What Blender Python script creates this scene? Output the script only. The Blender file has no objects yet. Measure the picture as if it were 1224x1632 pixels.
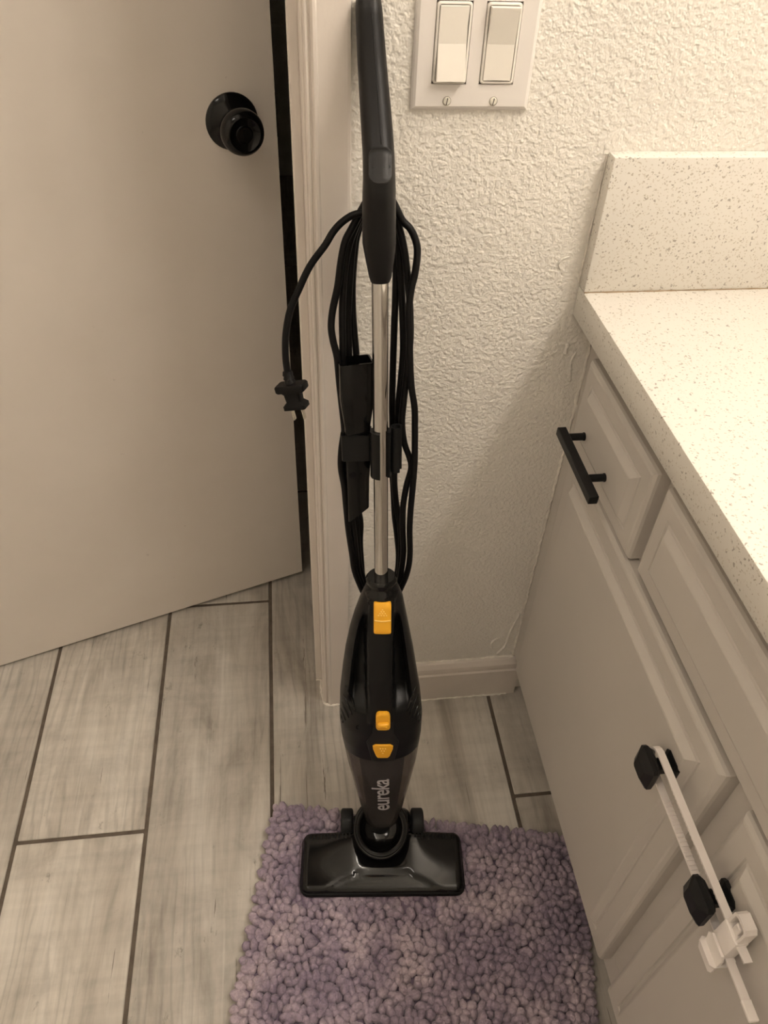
import bpy, bmesh, math, random
from mathutils import Vector, Matrix, noise
random.seed(7)
S = bpy.context.scene
COL = S.collection

# ------------------------------------------------------------------ camera
FPX = 1216.7
YAW, PITCH, ROLL = math.radians(8.469), math.radians(43.2725), math.radians(-2.7277)
CAM = Vector((-0.0676, -0.8033, 1.2492))
_f = Vector((math.sin(YAW)*math.cos(PITCH), math.cos(YAW)*math.cos(PITCH), -math.sin(PITCH)))
_r = Vector((math.cos(YAW), -math.sin(YAW), 0))
_d = _f.cross(_r)
_r2 = _r*math.cos(ROLL)+_d*math.sin(ROLL)
_d2 = -_r*math.sin(ROLL)+_d*math.cos(ROLL)
cd = bpy.data.cameras.new('camera'); co = bpy.data.objects.new('camera', cd); COL.objects.link(co)
cd.sensor_fit = 'VERTICAL'; cd.sensor_height = 36; cd.lens = FPX/1632*36; cd.clip_start = .02
m = Matrix((_r2, -_d2, -_f)).transposed().to_4x4(); m.translation = CAM
co.matrix_world = m
S.camera = co

# ------------------------------------------------------------------ world, exposure
w = bpy.data.worlds.new('world'); S.world = w; w.use_nodes = True
w.node_tree.nodes['Background'].inputs[0].default_value = (0, 0, 0, 1)
w.node_tree.nodes['Background'].inputs[1].default_value = 0
S.view_settings.view_transform = 'Standard'; S.view_settings.look = 'None'
S.view_settings.gamma = 1; S.view_settings.use_curve_mapping = False
S.view_settings.exposure = 0.22
LAMP_COLOR = (1.0, 0.905, 0.805); LAMP_STRENGTH = 42.0; FILL_STRENGTH = 10.0
LAMP_X, LAMP_Z = 0.69, 2.06
LAMP_Y = (-0.24, -0.47, -0.70, -0.93)

# ------------------------------------------------------------------ measuring helpers (photo pixel -> place)
def ray(u, v):
    return _r2*((u-612)/FPX)+_d2*((v-816)/FPX)+_f
def onX(u, v, x):
    d = ray(u, v); return CAM+d*((x-CAM.x)/d.x)
def onY(u, v, y):
    d = ray(u, v); return CAM+d*((y-CAM.y)/d.y)
def project(P):
    q = Vector(P)-CAM; z = q.dot(_f)
    return 612+FPX*q.dot(_r2)/z, 816+FPX*q.dot(_d2)/z, z

# ------------------------------------------------------------------ materials
class NT:
    def __init__(s, name):
        s.m = bpy.data.materials.new(name); s.m.use_nodes = True
        s.t = s.m.node_tree; s.b = s.t.nodes['Principled BSDF']
    def n(s, typ, **kw):
        x = s.t.nodes.new(typ)
        for k, v in kw.items():
            if k.startswith('_'): setattr(x, k[1:], v)
            else: x.inputs[k.replace('__', ' ')].default_value = v
        return x
    def l(s, a, ao, b, bi): s.t.links.new(a.outputs[ao], b.inputs[bi])
    def ramp(s, src, so, stops):
        r = s.t.nodes.new('ShaderNodeValToRGB'); e = r.color_ramp.elements
        while len(e) < len(stops): e.new(.5)
        for i, (p, c) in enumerate(stops):
            e[i].position = p; e[i].color = (*c, 1) if not isinstance(c, (int, float)) else (c, c, c, 1)
        s.l(src, so, r, 'Fac'); return r
    def mix(s, fac, a, b, blend='MIX'):
        x = s.t.nodes.new('ShaderNodeMix'); x.data_type = 'RGBA'; x.blend_type = blend
        for i, val in ((0, fac), (6, a), (7, b)):
            if isinstance(val, tuple) and hasattr(val[0], 'outputs'): s.t.links.new(val[0].outputs[val[1]], x.inputs[i])
            elif isinstance(val, (int, float)): x.inputs[i].default_value = val
            else: x.inputs[i].default_value = (*val, 1)
        return x
    def bump(s, src, so, strength, dist):
        b = s.n('ShaderNodeBump', Strength=strength, Distance=dist); s.l(src, so, b, 'Height')
        s.l(b, 'Normal', s.b, 'Normal'); return b
    def coord(s, kind='Object', scale=(1, 1, 1)):
        c = s.t.nodes.new('ShaderNodeTexCoord'); mp = s.n('ShaderNodeMapping', Scale=scale)
        s.l(c, kind, mp, 'Vector'); return mp
    def set(s, color=None, rough=None, metal=None, **kw):
        if color: s.b.inputs['Base Color'].default_value = (*color, 1)
        if rough is not None: s.b.inputs['Roughness'].default_value = rough
        if metal is not None: s.b.inputs['Metallic'].default_value = metal
        for k, v in kw.items(): s.b.inputs[k.replace('__', ' ')].default_value = v
        return s

def plain(name, color, rough=.5, metal=0, var=.06, nscale=30, bump=0, bscale=400, **kw):
    t = NT(name).set(color, rough, metal, **kw)
    c = t.coord()
    n = t.n('ShaderNodeTexNoise', Scale=nscale, Detail=3.0); t.l(c, 0, n, 'Vector')
    r = t.ramp(n, 'Fac', [(.3, tuple(x*(1-var) for x in color)), (.7, tuple(min(1, x*(1+var)) for x in color))])
    t.l(r, 'Color', t.b, 'Base Color')
    if bump:
        n2 = t.n('ShaderNodeTexNoise', Scale=bscale, Detail=2.0); t.l(c, 0, n2, 'Vector')
        t.bump(n2, 'Fac', bump, .001)
    return t.m

M = {}
def wall_mat(name, color, bumpk):
    t = NT(name).set(color, .62)
    c = t.coord()
    n1 = t.n('ShaderNodeTexNoise', Scale=235., Detail=1.5, Roughness=.45, Distortion=0.); t.l(c, 0, n1, 'Vector')
    r1 = t.ramp(n1, 'Fac', [(.32, 0.), (.70, 1.)])
    n2 = t.n('ShaderNodeTexNoise', Scale=120., Detail=2.); t.l(c, 0, n2, 'Vector')
    n3 = t.n('ShaderNodeTexNoise', Scale=9., Detail=2.); t.l(c, 0, n3, 'Vector')
    mx = t.mix(.45, (r1, 'Color'), (n2, 'Fac'))
    b = t.bump(mx, 2, bumpk, .0027)
    cr = t.ramp(n3, 'Fac', [(.3, tuple(x*.97 for x in color)), (.7, tuple(x*1.02 for x in color))])
    t.l(cr, 'Color', t.b, 'Base Color')
    return t.m
M['wall'] = wall_mat('textured_wall_paint', (.83, .79, .72), .62)
M['ceiling'] = wall_mat('ceiling_paint', (.86, .84, .80), .3)
M['trim'] = plain('trim_paint', (.735, .67, .61), .42, var=.03, nscale=12, bump=.15, bscale=220)
M['base'] = plain('baseboard_paint', (.72, .655, .595), .42, var=.04, nscale=14, bump=.15, bscale=220)
M['caulk'] = plain('caulk', (.80, .75, .67), .6, var=.15, nscale=90, bump=.4, bscale=300)
def door_mat():
    t = NT('door_paint').set((.60, .555, .50), .5)
    c = t.coord(scale=(1, 1, 1))
    n = t.n('ShaderNodeTexNoise', Scale=5., Detail=4., Roughness=.6); t.l(c, 0, n, 'Vector')
    r = t.ramp(n, 'Fac', [(.3, (.73, .665, .595)), (.7, (.78, .715, .645))])
    # scuffs
    v = t.n('ShaderNodeTexNoise', Scale=45., Detail=5., Roughness=.7); t.l(c, 0, v, 'Vector')
    vr = t.ramp(v, 'Fac', [(.70, 0.), (.80, 1.)])
    mx = t.mix((vr, 'Color'), (r, 'Color'), (.40, .33, .27))
    t.l(mx, 2, t.b, 'Base Color')
    n2 = t.n('ShaderNodeTexNoise', Scale=120., Detail=2.); t.l(c, 0, n2, 'Vector'); t.bump(n2, 'Fac', .08, .001)
    return t.m
M['door'] = door_mat()
def plank_mat():
    t = NT('wood_look_tile').set((.5, .45, .38), .42)
    oi = t.n('ShaderNodeObjectInfo')
    c = t.t.nodes.new('ShaderNodeTexCoord')
    off = t.n('ShaderNodeVectorMath', _operation='SCALE'); off.inputs[0].default_value = (7.3, 5.1, 3.7)
    ml = t.n('ShaderNodeMath', _operation='MULTIPLY'); ml.inputs[1].default_value = 9.0
    t.l(oi, 'Random', ml, 0); t.l(ml, 0, off, 'Scale')
    add = t.n('ShaderNodeVectorMath', _operation='ADD'); t.l(c, 'Object', add, 0); t.l(off, 'Vector', add, 1)
    def mapped(sc):
        mp = t.n('ShaderNodeMapping', Scale=sc); t.l(add, 'Vector', mp, 'Vector'); return mp
    # broad weathering, run along the board and blotched across it
    n0 = t.n('ShaderNodeTexNoise', Scale=1., Detail=5., Roughness=.62, Distortion=.8); t.l(mapped((15, 3.4, 1)), 0, n0, 'Vector')
    base = t.ramp(n0, 'Fac', [(.30, (.36, .325, .28)), (.44, (.495, .455, .40)), (.56, (.585, .545, .485)), (.72, (.675, .635, .575))])
    nb = t.n('ShaderNodeTexNoise', Scale=1., Detail=5., Roughness=.65, Distortion=.5); t.l(mapped((9, 11, 1)), 0, nb, 'Vector')
    br = t.ramp(nb, 'Fac', [(.32, .80), (.5, 1.0), (.68, 1.07)])
    m0 = t.mix(.85, (base, 'Color'), (br, 'Color'), 'MULTIPLY')
    # fine fibre
    n1 = t.n('ShaderNodeTexNoise', Scale=1., Detail=5., Roughness=.6, Distortion=.3); t.l(mapped((150, 7, 1)), 0, n1, 'Vector')
    g = t.ramp(n1, 'Fac', [(.30, .80), (.5, .99), (.70, 1.08)])
    m1 = t.mix(.6, (m0, 2), (g, 'Color'), 'MULTIPLY')
    # cathedral rings, only in places
    wv = t.n('ShaderNodeTexWave', Scale=1.0, Distortion=14.0, Detail=3.0); wv.inputs['Detail Scale'].default_value = .9
    t.l(mapped((20, 3.2, 1)), 0, wv, 'Vector')
    wr = t.ramp(wv, 'Fac', [(0.0, .80), (.30, 1.), (1., 1.02)])
    nm = t.n('ShaderNodeTexNoise', Scale=1., Detail=2.); t.l(mapped((6, 2.6, 1)), 0, nm, 'Vector')
    mk = t.ramp(nm, 'Fac', [(.46, 0.), (.60, .8)])
    m2 = t.mix((mk, 'Color'), (m1, 2), (wr, 'Color'), 'MULTIPLY')
    # chalky pale streaks along the board
    ns = t.n('ShaderNodeTexNoise', Scale=1., Detail=4., Roughness=.6); t.l(mapped((52, 1.7, 1)), 0, ns, 'Vector')
    st = t.ramp(ns, 'Fac', [(.62, 0.), (.72, .55)])
    m2b = t.mix((st, 'Color'), (m2, 2), (.72, .685, .62))
    # saw marks across the grain
    n4 = t.n('ShaderNodeTexNoise', Scale=1., Detail=3.); t.l(mapped((4, 70, 1)), 0, n4, 'Vector')
    sr = t.ramp(n4, 'Fac', [(.36, .92), (.6, 1.04)])
    m3 = t.mix(.6, (m2b, 2), (sr, 'Color'), 'MULTIPLY')
    # thin dark cracks along the grain
    n2 = t.n('ShaderNodeTexNoise', Scale=1., Detail=5., Roughness=.75, Distortion=.9); t.l(mapped((75, 2.6, 1)), 0, n2, 'Vector')
    ck = t.ramp(n2, 'Fac', [(.325, .9), (.352, 0.)])
    m4 = t.mix((ck, 'Color'), (m3, 2), (.19, .165, .135))
    # worn dark patches and specks
    n3 = t.n('ShaderNodeTexNoise', Scale=1., Detail=8., Roughness=.78); t.l(mapped((30, 17, 1)), 0, n3, 'Vector')
    pr = t.ramp(n3, 'Fac', [(.605, 0.), (.69, .85)])
    m5 = t.mix((pr, 'Color'), (m4, 2), (.25, .225, .19))
    # tone of the single plank
    mr = t.n('ShaderNodeMapRange'); mr.inputs['To Min'].default_value = .90; mr.inputs['To Max'].default_value = 1.08
    t.l(oi, 'Random', mr, 'Value')
    m6 = t.mix(1., (m5, 2), (mr, 'Result'), 'MULTIPLY')
    t.l(m6, 2, t.b, 'Base Color')
    t.bump(n0, 'Fac', .30, .0012)
    return t.m
M['plank'] = plank_mat()
M['grout'] = plain('grout', (.125, .10, .078), .9, var=.2, nscale=60, bump=.5, bscale=500)
def quartz_mat():
    t = NT('speckled_quartz').set((.86, .83, .76), .28)
    c = t.coord()
    def flecks(scale, thr, soft, dist, seed):
        d = t.n('ShaderNodeTexNoise', Scale=scale*1.3, Detail=2.)
        mp = t.n('ShaderNodeMapping', Location=(seed, seed*.7, seed*1.3)); t.l(c, 0, mp, 'Vector'); t.l(mp, 0, d, 'Vector')
        mxv = t.n('ShaderNodeVectorMath', _operation='MULTIPLY_ADD')
        t.l(d, 'Color', mxv, 0); mxv.inputs[1].default_value = (dist, dist, dist); t.l(mp, 0, mxv, 2)
        v = t.n('ShaderNodeTexVoronoi', Scale=scale); t.l(mxv, 0, v, 'Vector')
        r = t.ramp(v, 'Distance', [(thr, 1.), (thr+soft, 0.)])
        k = t.ramp(v, 'Color', [(.52, 0.), (.54, 1.)])
        mm = t.mix(1., (r, 'Color'), (k, 'Color'), 'MULTIPLY'); return mm
    f1 = flecks(230, .19, .06, .006, 0.3); f2 = flecks(150, .17, .05, .008, 2.1); f3 = flecks(330, .24, .08, .004, 4.4)
    a = t.mix((f3, 2), (.76, .725, .66), (.62, .565, .48))
    b = t.mix((f1, 2), (a, 2), (.48, .43, .35))
    d = t.mix((f2, 2), (b, 2), (.40, .36, .31))
    t.l(d, 2, t.b, 'Base Color')
    return t.m
M['quartz'] = quartz_mat()
M['stain'] = plain('brown_caulk', (.36, .26, .16), .7, var=.2, nscale=40)
M['cabinet'] = plain('cabinet_paint', (.57, .53, .485), .45, var=.02, nscale=6, bump=.05, bscale=160)
M['cab_dark'] = plain('cabinet_interior', (.25, .22, .19), .7)
M['black_metal'] = plain('black_metal', (.008, .008, .0085), .42, bump=.1, bscale=700, Specular__IOR__Level=.25)
M['black_gloss'] = plain('glossy_black_metal', (.003, .003, .003), .14, .0, Specular__IOR__Level=.3)
M['white_plastic'] = plain('white_plastic', (.80, .755, .715), .32, var=.01)
M['rocker'] = plain('rocker_plastic', (.83, .785, .71), .30, var=.01)
M['strap'] = plain('strap_plastic', (.90, .84, .80), .38, var=.03)
M['screw'] = plain('painted_screw', (.72, .69, .60), .25)
M['shade_ring'] = plain('painted_screw_shade', (.40, .36, .31), .6)
M['gap'] = plain('shadow_gap_plastic', (.10, .08, .07), .8)
SP = dict(Specular__IOR__Level=.22)
M['v_black'] = plain('black_plastic', (.0075, .0075, .0075), .30, bump=.03, bscale=900, **SP)
M['v_grip'] = plain('satin_black_plastic', (.0095, .009, .009), .40, bump=.04, bscale=900, **SP)
M['v_spine'] = plain('charcoal_plastic', (.017, .0165, .016), .42, **SP)
M['v_gloss'] = plain('gloss_black_plastic', (.004, .004, .004), .09, Specular__IOR__Level=.35)
M['v_head'] = plain('gloss_head_plastic', (.005, .005, .005), .10, Specular__IOR__Level=.38)
M['v_rubber'] = plain('black_rubber', (.006, .006, .006), .55, bump=.05, bscale=600, **SP)
M['v_wheel'] = plain('wheel_plastic', (.016, .0165, .017), .5, **SP)
M['cord'] = plain('cord_rubber', (.0055, .005, .005), .45, Specular__IOR__Level=.15)
M['yellow'] = plain('yellow_plastic', (.86, .42, .025), .34, var=.03)
M['yellow_light'] = plain('yellow_moulded_marks', (.95, .62, .16), .35)
M['chrome'] = plain('chrome', (.62, .60, .58), .06, 1.0, var=.01)
M['brass'] = plain('plug_prong_metal', (.70, .66, .58), .25, 1.0)
M['letter'] = plain('grey_print', (.42, .40, .41), .5)
def smoke_mat():
    t = NT('smoked_clear_plastic').set((.20, .185, .18), .06, IOR=1.12)
    t.b.inputs['Transmission Weight'].default_value = .92
    c = t.coord(); n = t.n('ShaderNodeTexNoise', Scale=20.); t.l(c, 0, n, 'Vector')
    r = t.ramp(n, 'Fac', [(.3, (.40, .37, .355)), (.7, (.46, .43, .41))]); t.l(r, 'Color', t.b, 'Base Color')
    return t.m
M['smoke'] = smoke_mat()
def rug_mat():
    t = NT('chenille').set((.35, .26, .38), .85)
    oi = t.n('ShaderNodeObjectInfo')
    at = t.t.nodes.new('ShaderNodeAttribute'); at.attribute_name = 'tone'
    ad = t.n('ShaderNodeMath', _operation='ADD'); t.l(at, 'Fac', ad, 0); ad.inputs[1].default_value = 0
    c = t.t.nodes.new('ShaderNodeTexCoord')
    geo = t.t.nodes.new('ShaderNodeNewGeometry')
    n = t.n('ShaderNodeTexNoise', Scale=260., Detail=3., Roughness=.7); t.l(geo, 'Position', n, 'Vector')
    big = t.n('ShaderNodeTexNoise', Scale=16., Detail=2.); t.l(geo, 'Position', big, 'Vector')
    r = t.ramp(big, 'Fac', [(.34, (.275, .215, .285)), (.5, (.35, .28, .345)), (.66, (.47, .385, .435))])
    r2 = t.ramp(n, 'Fac', [(.3, .72), (.7, 1.22)])
    mx = t.mix(1., (r, 'Color'), (r2, 'Color'), 'MULTIPLY')
    t.l(mx, 2, t.b, 'Base Color')
    t.b.inputs['Sheen Weight'].default_value = .2; t.b.inputs['Sheen Roughness'].default_value = .5
    t.bump(n, 'Fac', .7, .0015)
    return t.m
M['rug'] = rug_mat()
M['rug_back'] = plain('rug_backing', (.20, .15, .21), .95)
def lamp_mat(nm, k):
    t = NT(nm); t.b.inputs['Emission Color'].default_value = (*LAMP_COLOR, 1)
    t.b.inputs['Emission Strength'].default_value = k
    t.set((.9, .88, .82), .4); return t.m
M['globe'] = lamp_mat('lit_globe', LAMP_STRENGTH)
M['dome'] = lamp_mat('fill_glow', FILL_STRENGTH)  # glow of the added fill lamp
M['mirror'] = plain('mirror_silver', (.86, .87, .86), .0, 1.0, var=.005)
M['nickel'] = plain('brushed_nickel', (.6, .57, .53), .3, 1.0)

# ------------------------------------------------------------------ mesh helpers (all shapes given in world metres)
def wloc(o):
    p = Vector(o.location)
    while o.parent: o = o.parent; p += o.location
    return p
def obj(name, bm, mat, parent=None, smooth=None, origin=None):
    """bm in world coordinates -> one object with its own origin"""
    bmesh.ops.remove_doubles(bm, verts=bm.verts, dist=1e-6)
    bmesh.ops.recalc_face_normals(bm, faces=bm.faces)
    xs = [v.co for v in bm.verts]
    lo = Vector((min(c.x for c in xs), min(c.y for c in xs), min(c.z for c in xs)))
    hi = Vector((max(c.x for c in xs), max(c.y for c in xs), max(c.z for c in xs)))
    c = Vector(((lo.x+hi.x)/2, (lo.y+hi.y)/2, lo.z)) if origin is None else Vector(origin)
    bmesh.ops.translate(bm, verts=bm.verts, vec=-c)
    me = bpy.data.meshes.new(name); bm.to_mesh(me); bm.free()
    me.materials.append(mat)
    if smooth is not None:
        for p in me.polygons: p.use_smooth = True
        if smooth < 179:
            try: me.set_sharp_from_angle(angle=math.radians(smooth))
            except Exception: pass
    o = bpy.data.objects.new(name, me); COL.objects.link(o)
    if parent: o.parent = parent; o.location = c-wloc(parent)
    else: o.location = c
    return o
def thing(name, label, cat, loc, group=None):
    o = bpy.data.objects.new(name, None); COL.objects.link(o); o.location = loc
    o.empty_display_size = .02
    return tag(o, label, cat, group)
def tag(o, label, cat, group=None):
    o['label'] = label; o['category'] = cat
    if group: o['group'] = group
    return o
def struct(o, label=None, cat=None):
    o['kind'] = 'structure'
    if label: o['label'] = label
    if cat: o['category'] = cat
    return o
def box(bm, x0, x1, y0, y1, z0, z1, bev=0, seg=2):
    vs = [bm.verts.new((x, y, z)) for x in (x0, x1) for y in (y0, y1) for z in (z0, z1)]
    fs = [bm.faces.new([vs[i] for i in q]) for q in ((0, 1, 3, 2), (4, 6, 7, 5), (0, 4, 5, 1), (2, 3, 7, 6), (0, 2, 6, 4), (1, 5, 7, 3))]
    if bev:
        es = {e for f in fs for e in f.edges}
        bmesh.ops.bevel(bm, geom=list(es), offset=bev, segments=seg, affect='EDGES', profile=.5)
    return vs
def loft(bm, rings, cap0=True, cap1=True, closed=True):
    R = [[bm.verts.new(p) for p in r] for r in rings]
    n = len(R[0])
    for a, b in zip(R, R[1:]):
        for i in range(n if closed else n-1):
            j = (i+1) % n; bm.faces.new((a[i], a[j], b[j], b[i]))
    if cap0: bm.faces.new(R[0][::-1])
    if cap1: bm.faces.new(R[-1])
    return R
def frame_for(d):
    d = d.normalized(); a = Vector((0, 0, 1)) if abs(d.z) < .9 else Vector((1, 0, 0))
    u = d.cross(a).normalized(); return u, d.cross(u).normalized()
def circle(c, u, v, r, n=20, r2=None):
    r2 = r if r2 is None else r2
    return [c+u*(r*math.cos(2*math.pi*i/n))+v*(r2*math.sin(2*math.pi*i/n)) for i in range(n)]
def lathe(bm, c, d, prof, n=28, cap=True):
    """prof: list of (along, radius) about axis d through c"""
    d = Vector(d).normalized(); u, v = frame_for(d); c = Vector(c)
    loft(bm, [circle(c+d*h, u, v, max(r, 1e-5), n) for h, r in prof], cap, cap)
def catmull(pts, sub=6, closed=False):
    P = [Vector(p) for p in pts]; n = len(P); out = []
    for i in range(n if closed else n-1):
        if closed: a, b, c, d = P[i-1], P[i], P[(i+1) % n], P[(i+2) % n]
        else: a, b, c, d = P[max(i-1, 0)], P[i], P[i+1], P[min(i+2, n-1)]
        for k in range(sub):
            t = k/sub
            out.append(.5*((2*b)+(c-a)*t+(2*a-5*b+4*c-d)*t*t+(3*b-a-3*c+d)*t**3))
    if not closed: out.append(P[-1])
    return out
def tube(bm, pts, r, n=8, closed=False):
    rings = []; N = len(pts); up = None
    for i, p in enumerate(pts):
        q0 = pts[i-1] if (i > 0 or closed) else p; q1 = pts[(i+1) % N] if (i < N-1 or closed) else p
        t = (q1-q0).normalized()
        if up is None: up, _ = frame_for(t)
        u = (up-t*up.dot(t)).normalized(); v = t.cross(u); up = u
        rr = r[i] if isinstance(r, (list, tuple)) else r
        rings.append(circle(p, u, v, rr, n))
    if closed:
        # re-align the last ring to the first one
        R = [[bm.verts.new(p) for p in q] for q in rings]
        for k in range(N):
            a, b = R[k], R[(k+1) % N]
            s = 0
            if k == N-1: s = min(range(n), key=lambda s: sum((a[i].co-b[(i+s) % n].co).length for i in range(n)))
            for i in range(n): bm.faces.new((a[i], a[(i+1) % n], b[(i+1+s) % n], b[(i+s) % n]))
    else: loft(bm, rings)
def rrect(w, h, r, n=5):
    """rounded rectangle outline, half sizes w,h -> list of (a,b)"""
    out = []
    for cx, cy, a0 in ((w-r, h-r, 0), (-w+r, h-r, 90), (-w+r, -h+r, 180), (w-r, -h+r, 270)):
        for i in range(n+1):
            a = math.radians(a0+90*i/n); out.append((cx+r*math.cos(a), cy+r*math.sin(a)))
    return out
def prism(bm, outline, place, h0, h1, bev=0.0):
    """outline [(a,b)], place(a,b,h)->Vector"""
    if bev:
        cx = sum(p[0] for p in outline)/len(outline); cy = sum(p[1] for p in outline)/len(outline)
        W = max(abs(p[0]-cx) for p in outline); H = max(abs(p[1]-cy) for p in outline)
        ins = [(cx+(a-cx)*(1-bev/W), cy+(b-cy)*(1-bev/H)) for a, b in outline]
        loft(bm, [[place(a, b, h0) for a, b in outline], [place(a, b, h1-bev) for a, b in outline], [place(a, b, h1) for a, b in ins]])
    else: loft(bm, [[place(a, b, h0) for a, b in outline], [place(a, b, h1) for a, b in outline]])

# ================================================================== THE SETTING
XR, XL, YF, ZC = 0.84, -1.25, -2.0, 2.42          # room limits
YB2 = 2.7                                         # far wall of the dark room beyond the door
JX = -0.046                                        # right jamb face
HX = JX-0.775                                      # left jamb face
DH = 2.05                                          # door opening height
# floor: grout bed with single plank tiles on it
bm = bmesh.new(); box(bm, XL-.1, XR+.1, YF-.1, YB2+.1, -.06, -.0022)
floor = struct(obj('floor', bm, M['grout']), 'floor of pale grey wood-look plank tiles with dark grout', 'floor')
PW, PG, PL = .2055, .0066, 1.2192
def plank(x0, x1, y0, y1):
    bm = bmesh.new(); box(bm, x0+PG/2, x1-PG/2, y0+PG/2, y1-PG/2, -.006, 0, .0012, 1)
    return obj('plank', bm, M['plank'], floor)
joint = {-3: .60, -2: -.2155, -1: .257, 0: -.62, 1: .62, 2: -.2165, 3: .2, -4: .0, -5: .4, -6: -.3}
for k in range(-6, 4):
    x0 = .268+(k-2)*PW; x1 = x0+PW
    y = joint.get(k, 0)
    while y > YF: y -= PL
    while y < YB2:
        a, b = max(y, YF), min(y+PL, YB2)
        if b-a > .01 and min(x1, XR)-max(x0, XL) > .02: plank(max(x0, XL), min(x1, XR), a, b)
        y += PL
# back wall with the doorway cut out
bm = bmesh.new()
WT = .115
box(bm, JX+.019, XR, 0, WT, 0, ZC)
box(bm, XL, HX-.019, 0, WT, 0, ZC)
box(bm, HX-.019, JX+.019, 0, WT, DH+.019, ZC)
wall_back = struct(obj('wall_back', bm, M['wall']))
for nm, b in (('wall_right', (XR, XR+.1, YF-.1, YB2+.1, 0, ZC)), ('wall_left', (XL-.1, XL, YF-.1, YB2+.1, 0, ZC)),
              ('wall_front', (XL, XR, YF-.1, YF, 0, ZC)), ('wall_far', (XL, XR, YB2, YB2+.1, 0, ZC))):
    bm = bmesh.new(); box(bm, *b); struct(obj(nm, bm, M['wall']))
bm = bmesh.new(); box(bm, XL-.1, XR+.1, YF-.1, YB2+.1, ZC, ZC+.06); struct(obj('ceiling', bm, M['ceiling']))
# door jambs, stop and casing
def jamb(side):
    bm = bmesh.new()
    if side > 0: box(bm, JX, JX+.019, -.001, WT+.001, 0, DH, .0015, 1)
    else: box(bm, HX-.019, HX, -.001, WT+.001, 0, DH, .0015, 1)
    return bm
bm = jamb(1); bm2 = jamb(-1); me = bpy.data.meshes.new('x'); bm2.to_mesh(me); bm.from_mesh(me); bm2.free()
box(bm, HX-.019, JX+.019, -.001, WT+.001, DH, DH+.019)
struct(obj('trim_1', bm, M['trim']), 'painted door jamb around the doorway', 'trim')
bm = bmesh.new()
box(bm, JX-.011, JX+.001, .052, .078, 0, DH, .002, 2); box(bm, HX-.001, HX+.011, .052, .078, 0, DH, .002, 2); box(bm, HX+.011, JX-.011, .052, .078, DH-.011, DH+.001, .002, 2)
struct(obj('trim_2', bm, M['trim']), 'thin door stop strip on the jamb', 'trim')
def casing(xa, xb):
    """section drawn from the opening edge xa to the wall edge xb"""
    s = 1 if xb > xa else -1; Wd = abs(xb-xa)
    prof = [(0, .0), (0, -.0035), (.0015, -.0050), (.0035, -.0050), (.0045, -.0036), (.0058, -.0036), (.0068, -.0072), (.0085, -.0090), (.0110, -.0090), (.0125, -.0080), (Wd-.004, -.0085), (Wd-.0012, -.0078), (Wd, -.005), (Wd, 0)]
    rings = [[Vector((xa+s*a, b, z)) for a, b in prof] for z in (.0, DH+.055)]
    bm = bmesh.new(); loft(bm, rings); return bm
struct(obj('trim_3', casing(JX+.003, .001), M['trim']), 'moulded flat door casing beside the textured wall', 'trim')
struct(obj('trim_4', casing(HX-.004, HX-.052), M['trim']), 'far door casing', 'trim')
bm = bmesh.new(); box(bm, HX-.052, .001, -.010, 0, DH+.006, DH+.060, .002, 1)
struct(obj('trim_5', bm, M['trim']), 'head casing over the doorway', 'trim')
# baseboard
def baseboard(y, x0, x1):
    prof = [(0, 0), (-.013, 0), (-.013, .074), (-.0105, .077), (-.0105, .080), (-.0118, .083), (-.0112, .092), (-.006, .101), (-.002, .104), (0, .104)]
    bm = bmesh.new(); loft(bm, [[Vector((x, y+a, b)) for a, b in prof] for x in (x0, x1)]); return bm
struct(obj('baseboard_back', baseboard(0, .001, .318), M['base']), 'painted baseboard under the textured wall', 'baseboard')
bm = baseboard(0, XL, HX-.053); struct(obj('baseboard_left', bm, M['base']))
# caulk beads: wall over the baseboard, baseboard on the tile, wall against the cabinet
def bead(p, q, r, seed, n=60, wob=.0012):
    rnd = random.Random(seed); p, q = Vector(p), Vector(q); pts = []; rr = []
    for i in range(n+1):
        t = i/n; pts.append(p.lerp(q, t)+Vector((rnd.uniform(-1, 1), rnd.uniform(-.5, .5), rnd.uniform(-1, 1)))*wob*.7); rr.append(r*rnd.uniform(.55, 1.35))
    bm = bmesh.new(); tube(bm, pts, rr, 6); return bm
obj('caulk_bead', bead((.002, -.001, .1035), (.303, -.001, .1035), .0022, 1), M['caulk'], wall_back, 60)
obj('caulk_bead', bead((.03, -.0135, .0005), (.303, -.0135, .0005), .0020, 2), M['caulk'], wall_back, 60)
obj('caulk_bead', bead((.303, -.001, .11), (.303, -.001, .795), .0026, 3, 110, .0016), M['caulk'], wall_back, 60)
obj('caulk_bead', bead((.2695, -.0005, .84), (.2695, -.0005, .984), .0016, 4, 30, .0008), M['caulk'], wall_back, 60)
jag = random.Random(11)
pp = [Vector((x+jag.uniform(-.0015, .0015), y+jag.uniform(-.0015, .0015), .001)) for x, y in ((-.057, .050), (-.051, .050), (-.0465, .046), (-.047, .030), (-.0465, .014), (-.045, .001), (-.041, -.005), (-.034, -.0085), (-.022, -.0095), (-.010, -.0095), (0, -.0095))]
bm = bmesh.new(); pp = catmull(pp, 4); tube(bm, pp, [.0026*jag.uniform(.5, 1.5) for _ in pp], 6)
obj('caulk_bead', bm, M['caulk'], wall_back, 60)
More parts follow.
